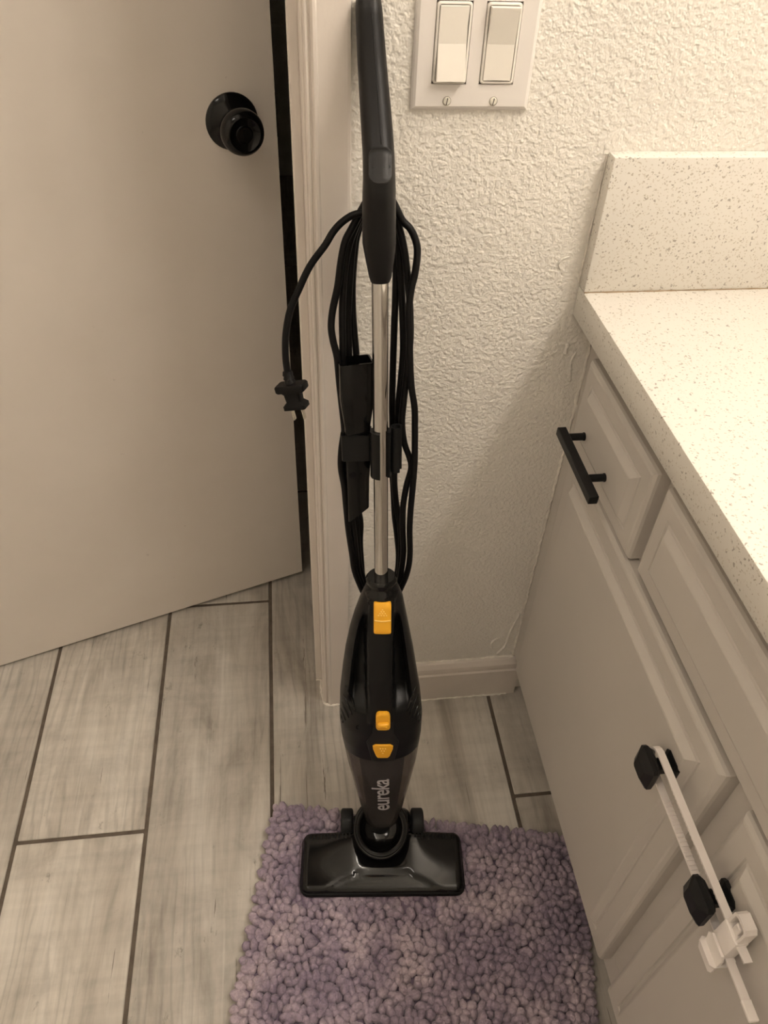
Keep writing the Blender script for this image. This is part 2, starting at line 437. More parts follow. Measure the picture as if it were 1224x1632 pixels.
for pts, r in ((((.262, .128), (.258, .146), (.265, .158), (.279, .162)), .0022), (((.272, .112), (.284, .135), (.287, .165), (.290, .19), (.2975, .225)), .0026), (((.245, .855), (.241, .862), (.244, .868), (.252, .871)), .0016), (((.288, .70), (.283, .73), (.287, .745)), .002), (((.272, .742), (.274, .758)), .003)):
    pp = catmull([Vector((x, -.0003, z)) for x, z in pts], 5); rnd = random.Random(len(pts)); bm = bmesh.new()
    tube(bm, pp, [r*rnd.uniform(.6, 1.2)*(.35 if i in (0, len(pp)-1) else 1) for i in range(len(pp))], 6)
    obj('paint_ridge', bm, M['wall'], wall_back, 180)
# door leaf, standing ajar into the dark room
fe = Vector((-.0716, .3231, 0)); ax = Vector((-.0716+.659, .3231-.132, 0)).normalized(); dn = Vector((ax.y, -ax.x, 0))   # dn points to the camera side
def dpl(a, h, z): return fe-ax*a+dn*h+Vector((0, 0, z))
DW = .757
bm = bmesh.new()
out = [(0, .012), (DW, .004), (DW, 2.036), (0, 2.036)]
loft(bm, [[dpl(a, -.035, b) for a, b in out], [dpl(a+(.0015 if a < .1 else -.0015), 0, b+(.0015 if b < 1 else -.0015)) for a, b in out]])
door = struct(obj('door_1', bm, M['door'], origin=dpl(DW, 0, .004)), 'flat cream painted door standing ajar with a black knob', 'door')
kc = dpl(.0630, 0, .925)
bm = bmesh.new(); lathe(bm, kc, dn, [(0, .0355), (.0025, .0355), (.005, .0335), (.0085, .026), (.011, .0145), (.0125, .0125)], 40)
rose = obj('door_knob_rose', bm, M['black_gloss'], door, 35)
bm = bmesh.new(); lathe(bm, kc, dn, [(.010, .0115), (.026, .0115), (.031, .0175), (.035, .0245), (.040, .0280), (.048, .0285), (.055, .0268), (.0590, .0225), (.0600, .0205), (.0588, .0190), (.0575, .0110), (.0585, .0100), (.0600, .0092), (.0600, .0025), (.060, .0001)], 40)
knob = obj('door_knob', bm, M['black_gloss'], door, 50)
knob['label'] = 'round glossy black door knob'
bm = bmesh.new()
upv = Vector((0, 0, 1))
loft(bm, [[kc+dn*h+ax*a*1.0+upv*b for a, b in rrect(.0016, .0062, .0014, 3)] for h in (.0598, .0625)])
obj('thumb_turn', bm, M['black_gloss'], knob, 40)
bm = bmesh.new()
lathe(bm, dpl(-.0002, -.0175, .925), ax, [(0, .0001), (.0, .0001), (.001, .006)], 12)
loft(bm, [[dpl(-h, -.0175+a, .925+b) for a, b in rrect(.0125, .028, .003, 3)] for h in (0, .0012)])
obj('latch_plate', bm, M['black_metal'], door, 40)

# ================================================================== VANITY
FX, DX = .304, .285          # face frame plane, door front plane
CT, CB = .836, .798          # counter top and underside
YE = -1.55                   # near end of the vanity
bm = bmesh.new(); box(bm, .270, XR, YE-.02, -.0005, CB, CT, .0025, 2)
tag(obj('countertop', bm, M['quartz'], smooth=30), 'white speckled quartz countertop on the grey vanity cabinet', 'countertop')
bm = bmesh.new(); box(bm, .270, XR, -.0205, -.0005, CT, .986, .0022, 2)
tag(obj('backsplash', bm, M['quartz'], smooth=30), 'low white speckled quartz backsplash standing on the countertop against textured wall', 'backsplash')
bs = bpy.data.objects['backsplash']
obj('caulk_line', bead((.2705, -.0207, CT+.0004), (.83, -.0207, CT+.0004), .0007, 9, 80, .0002), M['stain'], bs, 180)
van = thing('vanity_cabinet', 'grey painted bathroom vanity cabinet with raised panel doors under quartz counter', 'cabinet', (.57, -.75, 0))
D1, D2 = (-.060, -.517), (-.549, -1.01)
bm = bmesh.new()
ZB = .115
def fr(y0, y1, z0, z1): box(bm, FX, FX+.019, y1, y0, z0, z1, .0008, 1)
fr(-.002, -.072, ZB, CB); fr(-.98, YE, ZB, CB)
fr(-.072, -.98, .625, .655); fr(-.072, -.98, ZB, .162); fr(-.072, -.98, .752, CB)
fr(-.505, -.560, .162, .625); fr(-.250, -.295, .655, .752); fr(-.76, -.80, .655, .752)
obj('face_frame', bm, M['cabinet'], van)
bm = bmesh.new(); box(bm, FX+.019, XR, YE, YE+.018, 0, CB); obj('side_panel', bm, M['cabinet'], van)
bm = bmesh.new(); box(bm, FX+.019, XR, -.020, -.002, ZB, CB); obj('side_panel', bm, M['cabinet'], van)
bm = bmesh.new(); box(bm, FX+.019, XR, YE+.018, -.02, ZB, ZB+.016); obj('cabinet_floor', bm, M['cab_dark'], van)
bm = bmesh.new(); box(bm, FX+.075, FX+.091, YE+.018, -.0135, 0, ZB); obj('toe_kick', bm, M['cabinet'], van)
RINGS_DOOR = [(0, .0195), (0, .0065), (.0012, .0035), (.0045, .0008), (.007, .0), (.027, 0), (.0282, .0018), (.0302, .0018), (.0312, .0004), (.0330, .0), (.0395, -.0066), (.0412, -.0072)]
RINGS_DRAWER = [(0, .0195), (0, .0065), (.0012, .0035), (.0045, .0008), (.007, .0), (.0225, 0), (.0237, .0016), (.0255, .0016), (.0265, .0004), (.028, .0), (.0338, -.0058), (.0352, -.0064)]
def panel(name, y0, y1, z0, z1, rings):
    bm = bmesh.new(); R = []
    for ins, dep in rings:
        R.append([Vector((DX+dep, y, z)) for y, z in ((y0-ins, z0+ins), (y1+ins, z0+ins), (y1+ins, z1-ins), (y0-ins, z1-ins))])
    loft(bm, R)
    es = [e for e in bm.edges if abs((e.verts[0].co-e.verts[1].co).z) < .03 and abs((e.verts[0].co-e.verts[1].co).y) < .03]
    return obj(name, bm, M['cabinet'], van)
drawer = panel('drawer', -.047, -.261, .641, .764, RINGS_DRAWER)
panel('false_drawer_front', -.284, -.77, .650, .767, RINGS_DRAWER)
panel('drawer', -.79, -1.01, .650, .767, RINGS_DRAWER)
doors = [panel('cabinet_door', *D1, .148, .636, RINGS_DOOR), panel('cabinet_door', *D2, .148, .640, RINGS_DOOR)]
# drawer pull: square bar on two round posts
bm = bmesh.new(); BX = .252
box(bm, BX-.0055, BX+.0055, -.2165, -.0890, .6905-.0055, .6905+.0055, .0008, 1)
for y in (-.1005, -.1770): lathe(bm, (BX, y, .6885), (1, 0, 0), [(.002, .0046), (DX-BX-.0085, .0046), (DX-BX-.0080, .0052), (DX-BX-.005, .0052)], 14)
obj('drawer_pull', bm, M['black_metal'], drawer, 40)['label'] = 'black square bar pull'
# faceted square knobs
def cab_knob(y, z, parent):
    bm = bmesh.new()
    def sq(x, h, c):
        o = [(h, h-c), (h-c, h), (-h+c, h), (-h, h-c), (-h, -h+c), (-h+c, -h), (h-c, -h), (h, -h+c)]
        return [Vector((x, y+a, z+b)) for a, b in o]
    loft(bm, [sq(DX-.005, .0125, .004), sq(DX-.0085, .0125, .004), sq(DX-.0105, .0095, .003), sq(DX-.0125, .0065, .002), sq(DX-.022, .0065, .002), sq(DX-.026, .0135, .003), sq(DX-.0300, .0165, .0032), sq(DX-.0345, .0165, .0032), sq(DX-.0400, .0085, .002)])
    return obj('cabinet_knob', bm, M['black_metal'], parent)
K1, K2 = (-.4665, .5665), (-.590, .5665)
cab_knob(*K1, doors[0]); cab_knob(*K2, doors[1])
# white sliding safety lock around both knobs
lock = thing('cabinet_lock', 'white plastic child safety strap looped around two black cabinet knobs', 'safety lock', (.262, -.56, .54))
SX = .2655
def ribbon(path, w, th, name, teeth=None):
    """flat strip: path [(y,z)], strip width along x, thickness in the y-z plane"""
    P = [Vector((SX, y, z)) for y, z in path]; rings = []
    for i, p in enumerate(P):
        t = (P[min(i+1, len(P)-1)]-P[max(i-1, 0)]).normalized(); nrm = Vector((1, 0, 0)).cross(t)
        rings.append([p+Vector((a, 0, 0))+nrm*b for a, b in ((w, th), (-w, th), (-w, -th), (w, -th))])
    bm = bmesh.new(); loft(bm, rings); return bm
zu, zd = .5815, .5535
up_path = [(-.645, zu+.001), (-.60, zu), (-.55, zu), (-.50, zu), (-.470, zu)]
arc = [(-.4635+.0145*math.cos(math.radians(a)), .5675+.0140*math.sin(math.radians(a))) for a in range(80, -81, -20)]
dn_path = [(-.470, zd), (-.50, zd), (-.55, zd), (-.60, zd), (-.645, zd), (-.676, zd)]
bm = ribbon(up_path+arc+dn_path, .0036, .0011, 'strap')
# ratchet teeth on the strap's inner faces, rounded end tab
for k in range(24):
    y = -.495-k*.0042
    for z, s in ((zu-.0011, -1), (zd+.0011, 1)):
        vs = [bm.verts.new(Vector((SX+a, y+b, z+s*c))) for a in (-.0034, .0034) for b, c in ((0, 0), (-.0036, 0), (-.0036, .0013))]
        bm.faces.new(vs[:3]); bm.faces.new(vs[3:]); bm.faces.new((vs[0], vs[1], vs[4], vs[3])); bm.faces.new((vs[1], vs[2], vs[5], vs[4])); bm.faces.new((vs[2], vs[0], vs[3], vs[5]))
box(bm, SX-.0042, SX+.0042, -.6785, -.663, zd-.0022, zd+.0018, .0008, 1)
obj('strap', bm, M['strap'], lock)
bm = bmesh.new()
box(bm, SX-.006, SX+.0065, -.633, -.612, zd-.0045, zu+.0045, .002, 2)
slide = obj('lock_slider', bm, M['strap'], lock, 40)
bm = bmesh.new()
o = [(.0125, -.010), (.0125, .008), (.009, .0105), (.003, .0085), (-.003, .0085), (-.009, .0105), (-.0125, .008), (-.0125, -.010), (-.009, -.0125), (.009, -.0125)]
for sgn, zc in ((-1, zd-.0115), (1, zu+.0125)):
    if sgn < 0: loft(bm, [[Vector((SX-.002+a*.95, -.6225+b*1.1, zc+h)) for a, b in o] for h in (-.0012, .0012)])
loft(bm, [[Vector((SX-.0075+h, -.6225+b*1.05, zd-.004+a*1.45-.008)) for a, b in o] for h in (-.0012, .0012)])
obj('finger_tab', bm, M['strap'], slide, 40)
bm = bmesh.new()
prof = [(-.6135, zu+.004), (-.6135, zu+.022), (-.6165, zu+.026), (-.629, zu+.026), (-.632, zu+.022), (-.632, zu+.004)]
inn = [(-.6160, zu+.004), (-.6160, zu+.0205), (-.6178, zu+.0228), (-.6277, zu+.0228), (-.6295, zu+.0205), (-.6295, zu+.004)]
for xa in (0,):
    rings = []
    for pts, x in ((prof, SX-.004), (prof, SX+.006), (inn, SX+.006), (inn, SX-.004)): rings.append([Vector((x, y, z)) for y, z in pts])
    R = [[bm.verts.new(p) for p in r] for r in rings]
    for a in range(4):
        b = (a+1) % 4
        for i in range(5): bm.faces.new((R[a][i], R[a][i+1], R[b][i+1], R[b][i]))
    bm.faces.new([R[a][0] for a in range(4)]); bm.faces.new([R[a][5] for a in range(4)])
box(bm, SX-.003, SX+.004, -.6262, -.6193, zu+.004, zu+.0155, .001, 1)
obj('release_button', bm, M['strap'], slide)

# ================================================================== LIGHT SWITCH
PX0, PX1, PZ0, PZ1 = .0585, .1750, 1.0255, 1.1395
sw = thing('light_switch', 'white double rocker light switch plate on the textured wall above the vacuum', 'light switch', ((PX0+PX1)/2, -.003, PZ0))
pcx, pcz = (PX0+PX1)/2, (PZ0+PZ1)/2
HW, HH, OW, OH = (PX1-PX0)/2, (PZ1-PZ0)/2, .0169, .0338
bm = bmesh.new()
xs = [-HW+.004, -.023-OW, -.023+OW, .023-OW, .023+OW, HW-.004]; zs = [-HH+.004, -OH, OH, HH-.004]
def pv(x, z, y): return Vector((pcx+x, y, pcz+z))
YP = -.0062
for i in range(5):
    for j in range(3):
        if i in (1, 3) and j == 1: continue
        bm.faces.new([bm.verts.new(pv(x, z, YP)) for x, z in ((xs[i], zs[j]), (xs[i+1], zs[j]), (xs[i+1], zs[j+1]), (xs[i], zs[j+1]))])
rings = [rrect(HW-.004, HH-.004, .0001, 1), rrect(HW-.0016, HH-.0016, .002, 3)]
def rr4(w, h, y): return [pv(a, b, y) for a, b in ((w, h), (-w, h), (-w, -h), (w, -h))]
loft(bm, [rr4(HW-.004, HH-.004, YP), rr4(HW-.0015, HH-.0015, YP+.0016), rr4(HW, HH, YP+.0040), rr4(HW, HH, -.0003)], False, False)
for cx in (-.023, .023):
    loft(bm, [[pv(cx+a, b, y) for a, b in ((OW, OH), (-OW, OH), (-OW, -OH), (OW, -OH))] for y in (YP, -.001)], False, False)
obj('cover_plate', bm, M['white_plastic'], sw)
for cx, on in ((-.023, False), (.023, True)):
    # dark gap behind, frame ring, tilted paddle
    bm = bmesh.new(); box(bm, pcx+cx-OW-.001, pcx+cx+OW+.001, -.0028, -.0008, pcz-OH-.001, pcz+OH+.001); obj('switch_body', bm, M['gap'], sw)
    bm = bmesh.new()
    def ringp(w, h, r, y): return [pv(cx+a, b, y) for a, b in rrect(w, h, r, 4)]
    loft(bm, [ringp(OW-.0007, OH-.0007, .003, -.001), ringp(OW-.0007, OH-.0007, .003, YP-.0009), ringp(OW-.0013, OH-.0013, .0026, YP-.0015), ringp(OW-.0027, OH-.0027, .0018, YP-.0015), ringp(OW-.0029, OH-.0029, .0018, YP-.0003), ringp(OW-.0029, OH-.0029, .0018, -.002)], False, False)
    obj('rocker_frame', bm, M['rocker'], sw, 50)
    bm = bmesh.new(); pw, ph = OW-.0034, OH-.0034
    lo_, hi_ = (.0062, .0) if not on else (0., .0062)       # how far bottom / top stands out
    ys = [YP-.0018-lo_, YP-.0014, YP-.0018-hi_]
    fr_ = [[pv(cx+a, z, y) for a in (-pw, pw)] for z, y in ((-ph, ys[0]), (0, ys[1]), (ph, ys[2]))]
    V = [[bm.verts.new(p) for p in r] for r in fr_]; B = [[bm.verts.new(Vector((p.x, -.002, p.z))) for p in r] for r in fr_]
    for i in range(2):
        bm.faces.new((V[i][0], V[i][1], V[i+1][1], V[i+1][0])); bm.faces.new((B[i][0], B[i+1][0], B[i+1][1], B[i][1]))
        for s in (0, 1): bm.faces.new((V[i][s], V[i+1][s], B[i+1][s], B[i][s]))
    bm.faces.new((V[0][0], V[0][1], B[0][1], B[0][0])); bm.faces.new((V[2][0], V[2][1], B[2][1], B[2][0]))
    es = [e for e in bm.edges if e.is_boundary is False and all(v in V[0]+V[2]+V[1] for v in e.verts) and not all(v in V[1] for v in e.verts)]
    bmesh.ops.bevel(bm, geom=es, offset=.0007, segments=2, affect='EDGES', profile=.5)
    obj('rocker', bm, M['rocker'], sw)
    for sz in (-1, 1):
        bm = bmesh.new(); lathe(bm, pv(cx-.0005, sz*.0484, YP+.0004), (0, -1, 0), [(0, .0036), (.0010, .0036), (.0018, .0030), (.0022, .0001)], 20)
        sc = obj('screw', bm, M['screw'], sw, 40)
        bm = bmesh.new(); lathe(bm, pv(cx-.0005, sz*.0484, YP+.0004), (0, -1, 0), [(0, .0043), (.0006, .0043)], 20); obj('screw_shade_ring', bm, M['shade_ring'], sc)  # dark disc: shadow edge around the screw head, put into the colour
        bm = bmesh.new(); a = math.radians(80)
        ca = Vector((math.cos(a), 0, math.sin(a))); cb = Vector((-math.sin(a), 0, math.cos(a))); c0 = pv(cx-.0005, sz*.0484, YP-.0016)
        loft(bm, [[c0+ca*p+cb*q+Vector((0, h, 0)) for p, q in ((.0031, .0004), (-.0031, .0004), (-.0031, -.0004), (.0031, -.0004))] for h in (.0006, -.0003)])
        obj('screw_slot', bm, M['gap'], sc)

# ================================================================== RUG
rug_bl = Vector((-.136, -.203, 0)); ra = Vector((.978, -.209, 0)).normalized(); rb = Vector((ra.y, -ra.x, 0))   # along back edge, towards the camera
RW, RL = .498, .80
rug = thing('bath_rug', 'purple chenille bath rug with chunky tufts lying on the plank tiles', 'rug', rug_bl+ra*RW/2+rb*RL/2)
def rp(a, b, z): return rug_bl+ra*a+rb*b+Vector((0, 0, z))
bm = bmesh.new(); loft(bm, [[rp(RW/2+a, RL/2+b, z) for a, b in rrect(RW/2-.006, RL/2-.006, .012, 4)] for z in (.0005, .010)])
obj('backing', bm, M['rug_back'], rug)
def tuft_mesh(seed):
    bm = bmesh.new(); bmesh.ops.create_icosphere(bm, subdivisions=2, radius=1)
    for v in bm.verts:
        n = noise.noise(v.co*1.3+Vector((seed*3.7, 0, 0)))
        v.co *= 1+.14*n
    me = bpy.data.meshes.new('tuft'); bm.to_mesh(me); bm.free()
    for p in me.polygons: p.use_smooth = True
    me.materials.append(M['rug']); return me
TM = [tuft_mesh(i) for i in range(6)]
spots = []
step = .0113
na, nb = int(RW/step), int(RL/(step*.92))
for i in range(na+1):
    for j in range(nb+1):
        a = i*RW/na+(.5*step if j % 2 else 0); b = j*RL/nb
        a += random.gauss(0, .0017); b += random.gauss(0, .0017)
        a = min(max(a, .002), RW-.002); b = min(max(b, .002), RL-.002)
        ea = max(0, 1-a/.014)-max(0, 1-(RW-a)/.014); eb = max(0, 1-b/.014)-max(0, 1-(RL-b)/.014)   # near an edge: lean outwards
        tilt = Vector((0, 0, 1))+ra*(-ea*1.7+random.gauss(0, .26))+rb*(-eb*1.7+random.gauss(0, .26))
        tilt.normalize(); s = random.uniform(.85, 1.15)
        lift = .0125+random.uniform(-.002, .003)-.004*max(abs(ea), abs(eb))
        sc = Vector((.0066*s*random.uniform(.9, 1.1), .0082*s*random.uniform(.9, 1.2), .0125*random.uniform(.85, 1.15)))
        rot = tilt.to_track_quat('Z', 'Y').to_matrix().to_4x4() @ Matrix.Rotation(random.uniform(0, 6.28), 4, 'Z')
        # pressed flat where the vacuum stands
        c = rp(a, b, lift)
        spots.append([c, rot, sc, random.randrange(6)])
HEADC = Vector((.0290, -.3165, 0)); HU = Vector((.9957, -.0930, 0)).normalized(); HV = Vector((HU.y, -HU.x, 0))   # head right, head front
for sp in spots:
    q = sp[0]-HEADC
    if abs(q.dot(HU)) < .137 and -.058 < q.dot(HV) < .058 or (abs(q.dot(HU)) < .075 and -.10 < q.dot(HV) < 0):
        sp[0] = Vector((sp[0].x, sp[0].y, .008)); sp[2] = Vector((sp[2].x, sp[2].y, .0055)); sp[1] = Matrix.Identity(4)
def vis(sp):
    u, v, z = project(sp[0]+Vector((0, 0, .01)))
    return z if (0 < u < 1224 and 0 < v < 1626) else 99
spots.sort(key=vis)
for c, rot, sc, k in spots[:300]:
    o = bpy.data.objects.new('tuft', TM[k]); COL.objects.link(o); o.parent = rug
    o.matrix_local = Matrix.Translation(c-rug.location) @ rot @ Matrix.Diagonal((*sc, 1))
verts = []; faces = []
for c, rot, sc, k in spots[300:]:
    mm = Matrix.Translation(c-rug.location) @ rot @ Matrix.Diagonal((*sc, 1)); b0 = len(verts)
    verts += [tuple(mm @ v.co) for v in TM[k].vertices]; faces += [tuple(b0+i for i in p.vertices) for p in TM[k].polygons]
me = bpy.data.meshes.new('pile'); me.from_pydata(verts, [], faces); me.materials.append(M['rug'])
for p in me.polygons: p.use_smooth = True
pile = bpy.data.objects.new('pile', me); COL.objects.link(pile); pile.parent = rug; pile['kind'] = 'stuff'

# ================================================================== STICK VACUUM
vac = thing('stick_vacuum', 'black corded stick vacuum with yellow buttons leaning upright against the door casing', 'vacuum cleaner', (HEADC.x, HEADC.y, .014))
# --- floor head
def hp(u, v, z): return HEADC+HU*u+HV*v+Vector((0, 0, z))
HZ = .0135
bm = bmesh.new()
def sect(w, d, r, z, vo=0): return [hp(a, b+vo, z) for a, b in rrect(w, d, r, 5)]
loft(bm, [sect(.1245, .044, .012, HZ), sect(.1275, .047, .014, HZ+.003), sect(.1275, .047, .014, HZ+.0095), sect(.1265, .046, .013, HZ+.011)])
head = obj('floor_head', bm, M['v_rubber'], vac, 40); head['label'] = 'black bumper skirt of the floor head'
def smooth(a, b, x):
    t = min(1, max(0, (x-a)/(b-a))); return t*t*(3-2*t)
NU, NV = 72, 26
def head_top(u, t):
    """t 0 rear .. 1 front"""
    au = abs(u)
    v = -.0455+.091*t
    z = HZ+.0105
    rear = 1-t
    z += .0085+.013*smooth(0, 1, rear)*(1-.55*smooth(.03, .125, au))
    z -= .008*math.exp(-(u/.034)**4)*smooth(.20, .60, rear)
    # arched front lip: lower flat land bounded by a step
    lim = .20+.13*(1-smooth(.028, .045, au))*1 + .05*0
    edge = .27*(1-smooth(.045, .108, au))+.10*(1-smooth(.040, .050, au))
    z -= .0030*smooth(.0, .05, (edge-rear))
    # rounding down at the outline
    e = min((.1262-au)/.010, rear/.09, (1-rear)/.10)
    z -= .0115*(1-math.sqrt(max(0, 1-(1-min(1, max(0, e)))**2)))
    return v, z
bm = bmesh.new(); G = []
for i in range(NU+1):
    x = -1+2*i/NU; u = .1262*math.copysign(1-(1-abs(x))**1.35, x)
    row = []
    for j in range(NV+1):
        y = -1+2*j/NV; t = .5+.5*math.copysign(1-(1-abs(y))**1.3, y)
        v, z = head_top(u, t)
        # rounded plan corners
        cu, cv = abs(u)-(.1262-.013), abs(v)-(.0455-.013)
        uu = u; vv = v
        if cu > 0 and cv > 0:
            L = math.hypot(cu, cv); k = .013/max(L, 1e-6)*max(cu, cv)/.013
            uu = math.copysign((.1262-.013)+cu*k, u); vv = math.copysign((.0455-.013)+cv*k, v)
        row.append(bm.verts.new(hp(uu, vv, z)))
    G.append(row)
for i in range(NU):
    for j in range(NV): bm.faces.new((G[i][j], G[i+1][j], G[i+1][j+1], G[i][j+1]))
# skirt down to the bumper
loop = [G[i][0] for i in range(NU+1)]+[G[NU][j] for j in range(1, NV+1)]+[G[i][NV] for i in range(NU-1, -1, -1)]+[G[0][j] for j in range(NV-1, 0, -1)]
low = [bm.verts.new(Vector((q.co.x, q.co.y, HZ+.009))) for q in loop]
for i in range(len(loop)): bm.faces.new((loop[i], low[i], low[(i+1) % len(low)], loop[(i+1) % len(loop)]))
shell = obj('head_shell', bm, M['v_head'], head, 45)
# small ribs along the rear edge of the shell
bm = bmesh.new()
for sgn in (-1, 1):
    for k in range(12):
        u = sgn*(.052+k*.0056); v, z = head_top(u, .10)
        p = hp(u, v+.001, z)
        loft(bm, [[p+HU*a+HV*b+Vector((0, 0, h)) for a, b in ((.0013, .0038), (-.0013, .0038), (-.0013, -.0038), (.0013, -.0038))] for h in (-.002, .0012)])
rb_ = obj('rear_rib', bm, M['v_rubber'], head); rb_['kind'] = 'stuff'
# --- frame of the stick: W along the pole, U to the right, V to the front
W = Vector((-.027, .2, 1)).normalized(); O = Vector((.0402, -.25, .07))
U = (HU-W*HU.dot(W)).normalized(); V = U.cross(W).normalized()
def L(u, v, w): return O+U*u+V*v+W*w
def loc(px, py, v=0.0):
    d = ray(px, py); p = CAM+d*(((O+V*v)-CAM).dot(V)/d.dot(V)); q = p-O
    return q.dot(U), q.dot(W)
# wheels and their arms
for sgn in (-1, 1):
    c = hp(sgn*.0565, -.0600, .0375)
    bm = bmesh.new(); lathe(bm, c-HU*.010, HU, [(0, .0175), (.0012, .0205), (.003, .0215), (.017, .0215), (.0188, .0205), (.020, .0175), (.0195, .012), (.017, .011)], 36)
    obj('wheel', bm, M['v_wheel'], vac, 40)
    bm = bmesh.new(); c2 = hp(sgn*.037, -.0600, .0375)
    lathe(bm, c2-HU*.009, HU, [(0, .010), (.018, .010)], 20); obj('axle', bm, M['v_rubber'], vac, 40)
# swivel: round socket whose disc faces forward and up, with the elbow in it
sc_ = CAM+ray(607, 1320)*((.073-CAM.z)/ray(607, 1320).z); sd = (HV*.50+Vector((0, 0, .866))).normalized(); su = HU; sv = sd.cross(su).normalized()
bm = bmesh.new()
loft(bm, [circle(sc_+sd*h, su, sv, r, 44, r*k) for h, r, k in ((-.055, .030, 1.0), (-.024, .0395, 1.02), (-.010, .0430, 1.04), (-.002, .0436, 1.06), (.0015, .0428, 1.06), (.0030, .0405, 1.05), (.0025, .0392, 1.05), (.0004, .0386, 1.05), (.0002, .0345, 1.04), (-.002, .0330, 1.03), (-.009, .0305, 1.0), (-.016, .0250, .97), (-.020, .016, .95), (-.021, .006, .9))])
neck = obj('swivel_socket', bm, M['v_gloss'], vac, 60)
bm = bmesh.new()
for r, h in ((.0365, .0006),):
    pts = [sc_+sd*h+su*(r*math.cos(2*math.pi*i/48))+sv*(r*1.02*math.sin(2*math.pi*i/48)) for i in range(48)]
    tube(bm, pts, .0010, 6, True)
obj('socket_ring', bm, M['v_gloss'], neck, 180)
bm = bmesh.new()   # yoke that ties the socket to the wheels
loft(bm, [[hp(.003+a, b-.062, z) for a, b in rrect(.042, .016, .012, 5)] for z in (.022, .050)]+[[hp(.003+a*.9, b*.8-.060, .056) for a, b in rrect(.042, .016, .012, 5)]])
obj('hinge_yoke', bm, M['v_black'], vac, 45)
# --- motor body and dust cup silhouettes (photo widths carried onto the stick's own plane)
SIL = [(922, 586, 630), (935, 581, 636), (950, 574, 642), (975, 564.5, 647), (1000, 557, 652), (1030, 550.5, 658), (1060, 546, 663), (1095, 542, 669), (1130, 541, 672.5), (1155, 543.5, 671), (1180, 549, 667), (1200, 553.5, 663.5), (1225, 560.5, 657), (1250, 567, 650), (1275, 574, 643), (1292, 579, 638), (1306, 585, 631)]
prof = []
for py, l, r in SIL:
    ul, wl = loc(l, py); ur, wr = loc(r, py); prof.append(((wl+wr)/2, (ul+ur)/2, (ur-ul)/2))
prof.sort()
def at_w(wv):
    if wv <= prof[0][0]: return prof[0][1:]
    for (w0, c0, a0), (w1, c1, a1) in zip(prof, prof[1:]):
        if wv <= w1:
            t = (wv-w0)/(w1-w0); return c0+(c1-c0)*t, a0+(a1-a0)*t
    return prof[-1][1:]
WLO, WHI = prof[0][0], prof[-1][0]
WSPLIT = loc(607, 1196, .03)[1]
def depth_b(wv, a):
    # front depth of the body as a share of its half width
    t = (wv-WLO)/(WHI-WLO)
    return a*(.78+.12*(1-t))
EXP = 2.35
def surf(wv, th, dent=True):
    c, a = at_w(wv); b = depth_b(wv, a)
    ct, st = math.cos(th), math.sin(th)
    x = math.copysign(abs(ct)**(2/EXP), ct)*a; y = math.copysign(abs(st)**(2/EXP), st)*b
    if dent and st > 0:
        # finger hollows on both sides of the spine
        s = abs(x)
        ku = smooth(.0168, .0200, s)*(1-smooth(a*.66, a*.82, s))
        kw = smooth(DW0, DW0+.030, wv)*(1-smooth(DW1-.055, DW1, wv))
        y -= .024*ku*kw
    if dent and st > .0 and abs(x) < .0175 and wv > SP0: y += .0035*(1-smooth(.0155, .0175, abs(x)))*smooth(SP0, SP0+.01, wv)*(1-smooth(SP1-.008, SP1, wv))
    return c+x, y
DW0 = loc(607, 1125, .03)[1]; DW1 = loc(607, 975, .03)[1]
SP0 = loc(607, 1150, .04)[1]; SP1 = loc(607, 956, .03)[1]
def front(u, wv, dent=True):
    """front surface v at u"""
    c, a = at_w(wv); b = depth_b(wv, a); x = min(abs((u-c)/a), .999)
    y = b*(1-x**EXP)**(1/EXP)
    if dent and abs(u-c) < .0165 and SP0 < wv < SP1: y += .0035
    return y
NTH = 168
def body_rings(w0, w1, n, dent, shrink=0.0):
    R = []
    for i in range(n+1):
        wv = w0+(w1-w0)*i/n; ring = []
        for k in range(NTH):
            # more samples on the front centre
            th = 2*math.pi*k/NTH
            x, y = surf(wv, th, dent)
            c, a = at_w(wv)
            if shrink: x = c+(x-c)*(1-shrink/a); y = y*(1-shrink/a)
            ring.append(L(x, y, wv))
        R.append(ring)
    return R
bm = bmesh.new(); loft(bm, body_rings(WSPLIT, WHI, 90, True))
body = obj('motor_body', bm, M['v_black'], vac, 60); body['label'] = 'black tapered motor housing'
# dust cup: clear smoked shell with a real wall, dark filter inside
bm = bmesh.new()
outer = body_rings(WLO, WSPLIT, 24, False); inner = body_rings(WLO+.004, WSPLIT, 24, False, .0022)
loft(bm, outer+inner[::-1], False, False)
def close(ring_a):
    bm.faces.new([bm.verts.new(p) for p in ring_a])
close(outer[0]); close(inner[0])
cup = obj('dust_cup', bm, M['smoke'], vac, 60); cup['label'] = 'smoked clear dust cup'
bm = bmesh.new()
rings = []
for i in range(13):
    t = i/12; wv = WLO+.006+(WSPLIT-WLO-.006)*t; c, a = at_w(wv); b = depth_b(wv, a)
    k = .76-.12*t
    rings.append([L(c+a*k*math.cos(q), b*.74*math.sin(q)+.003, wv) for q in [2*math.pi*j/32 for j in range(32)]])
loft(bm, rings); obj('filter', bm, M['v_rubber'], cup, 50)
bm = bmesh.new()      # black nozzle end below the cup, running into the socket
c, a = at_w(WLO); b = depth_b(WLO, a)
e0 = [L(c+a*1.0*math.cos(q), b*math.sin(q), WLO+.001) for q in [2*math.pi*j/36 for j in range(36)]]
ctr = sc_-sd*.022
loft(bm, [e0, [p.lerp(ctr+(p-L(c, 0, WLO))*.75, .5) for p in e0], [ctr+(p-L(c, 0, WLO))*.6 for p in e0]])
obj('nozzle_neck', bm, M['v_rubber'], vac, 60)
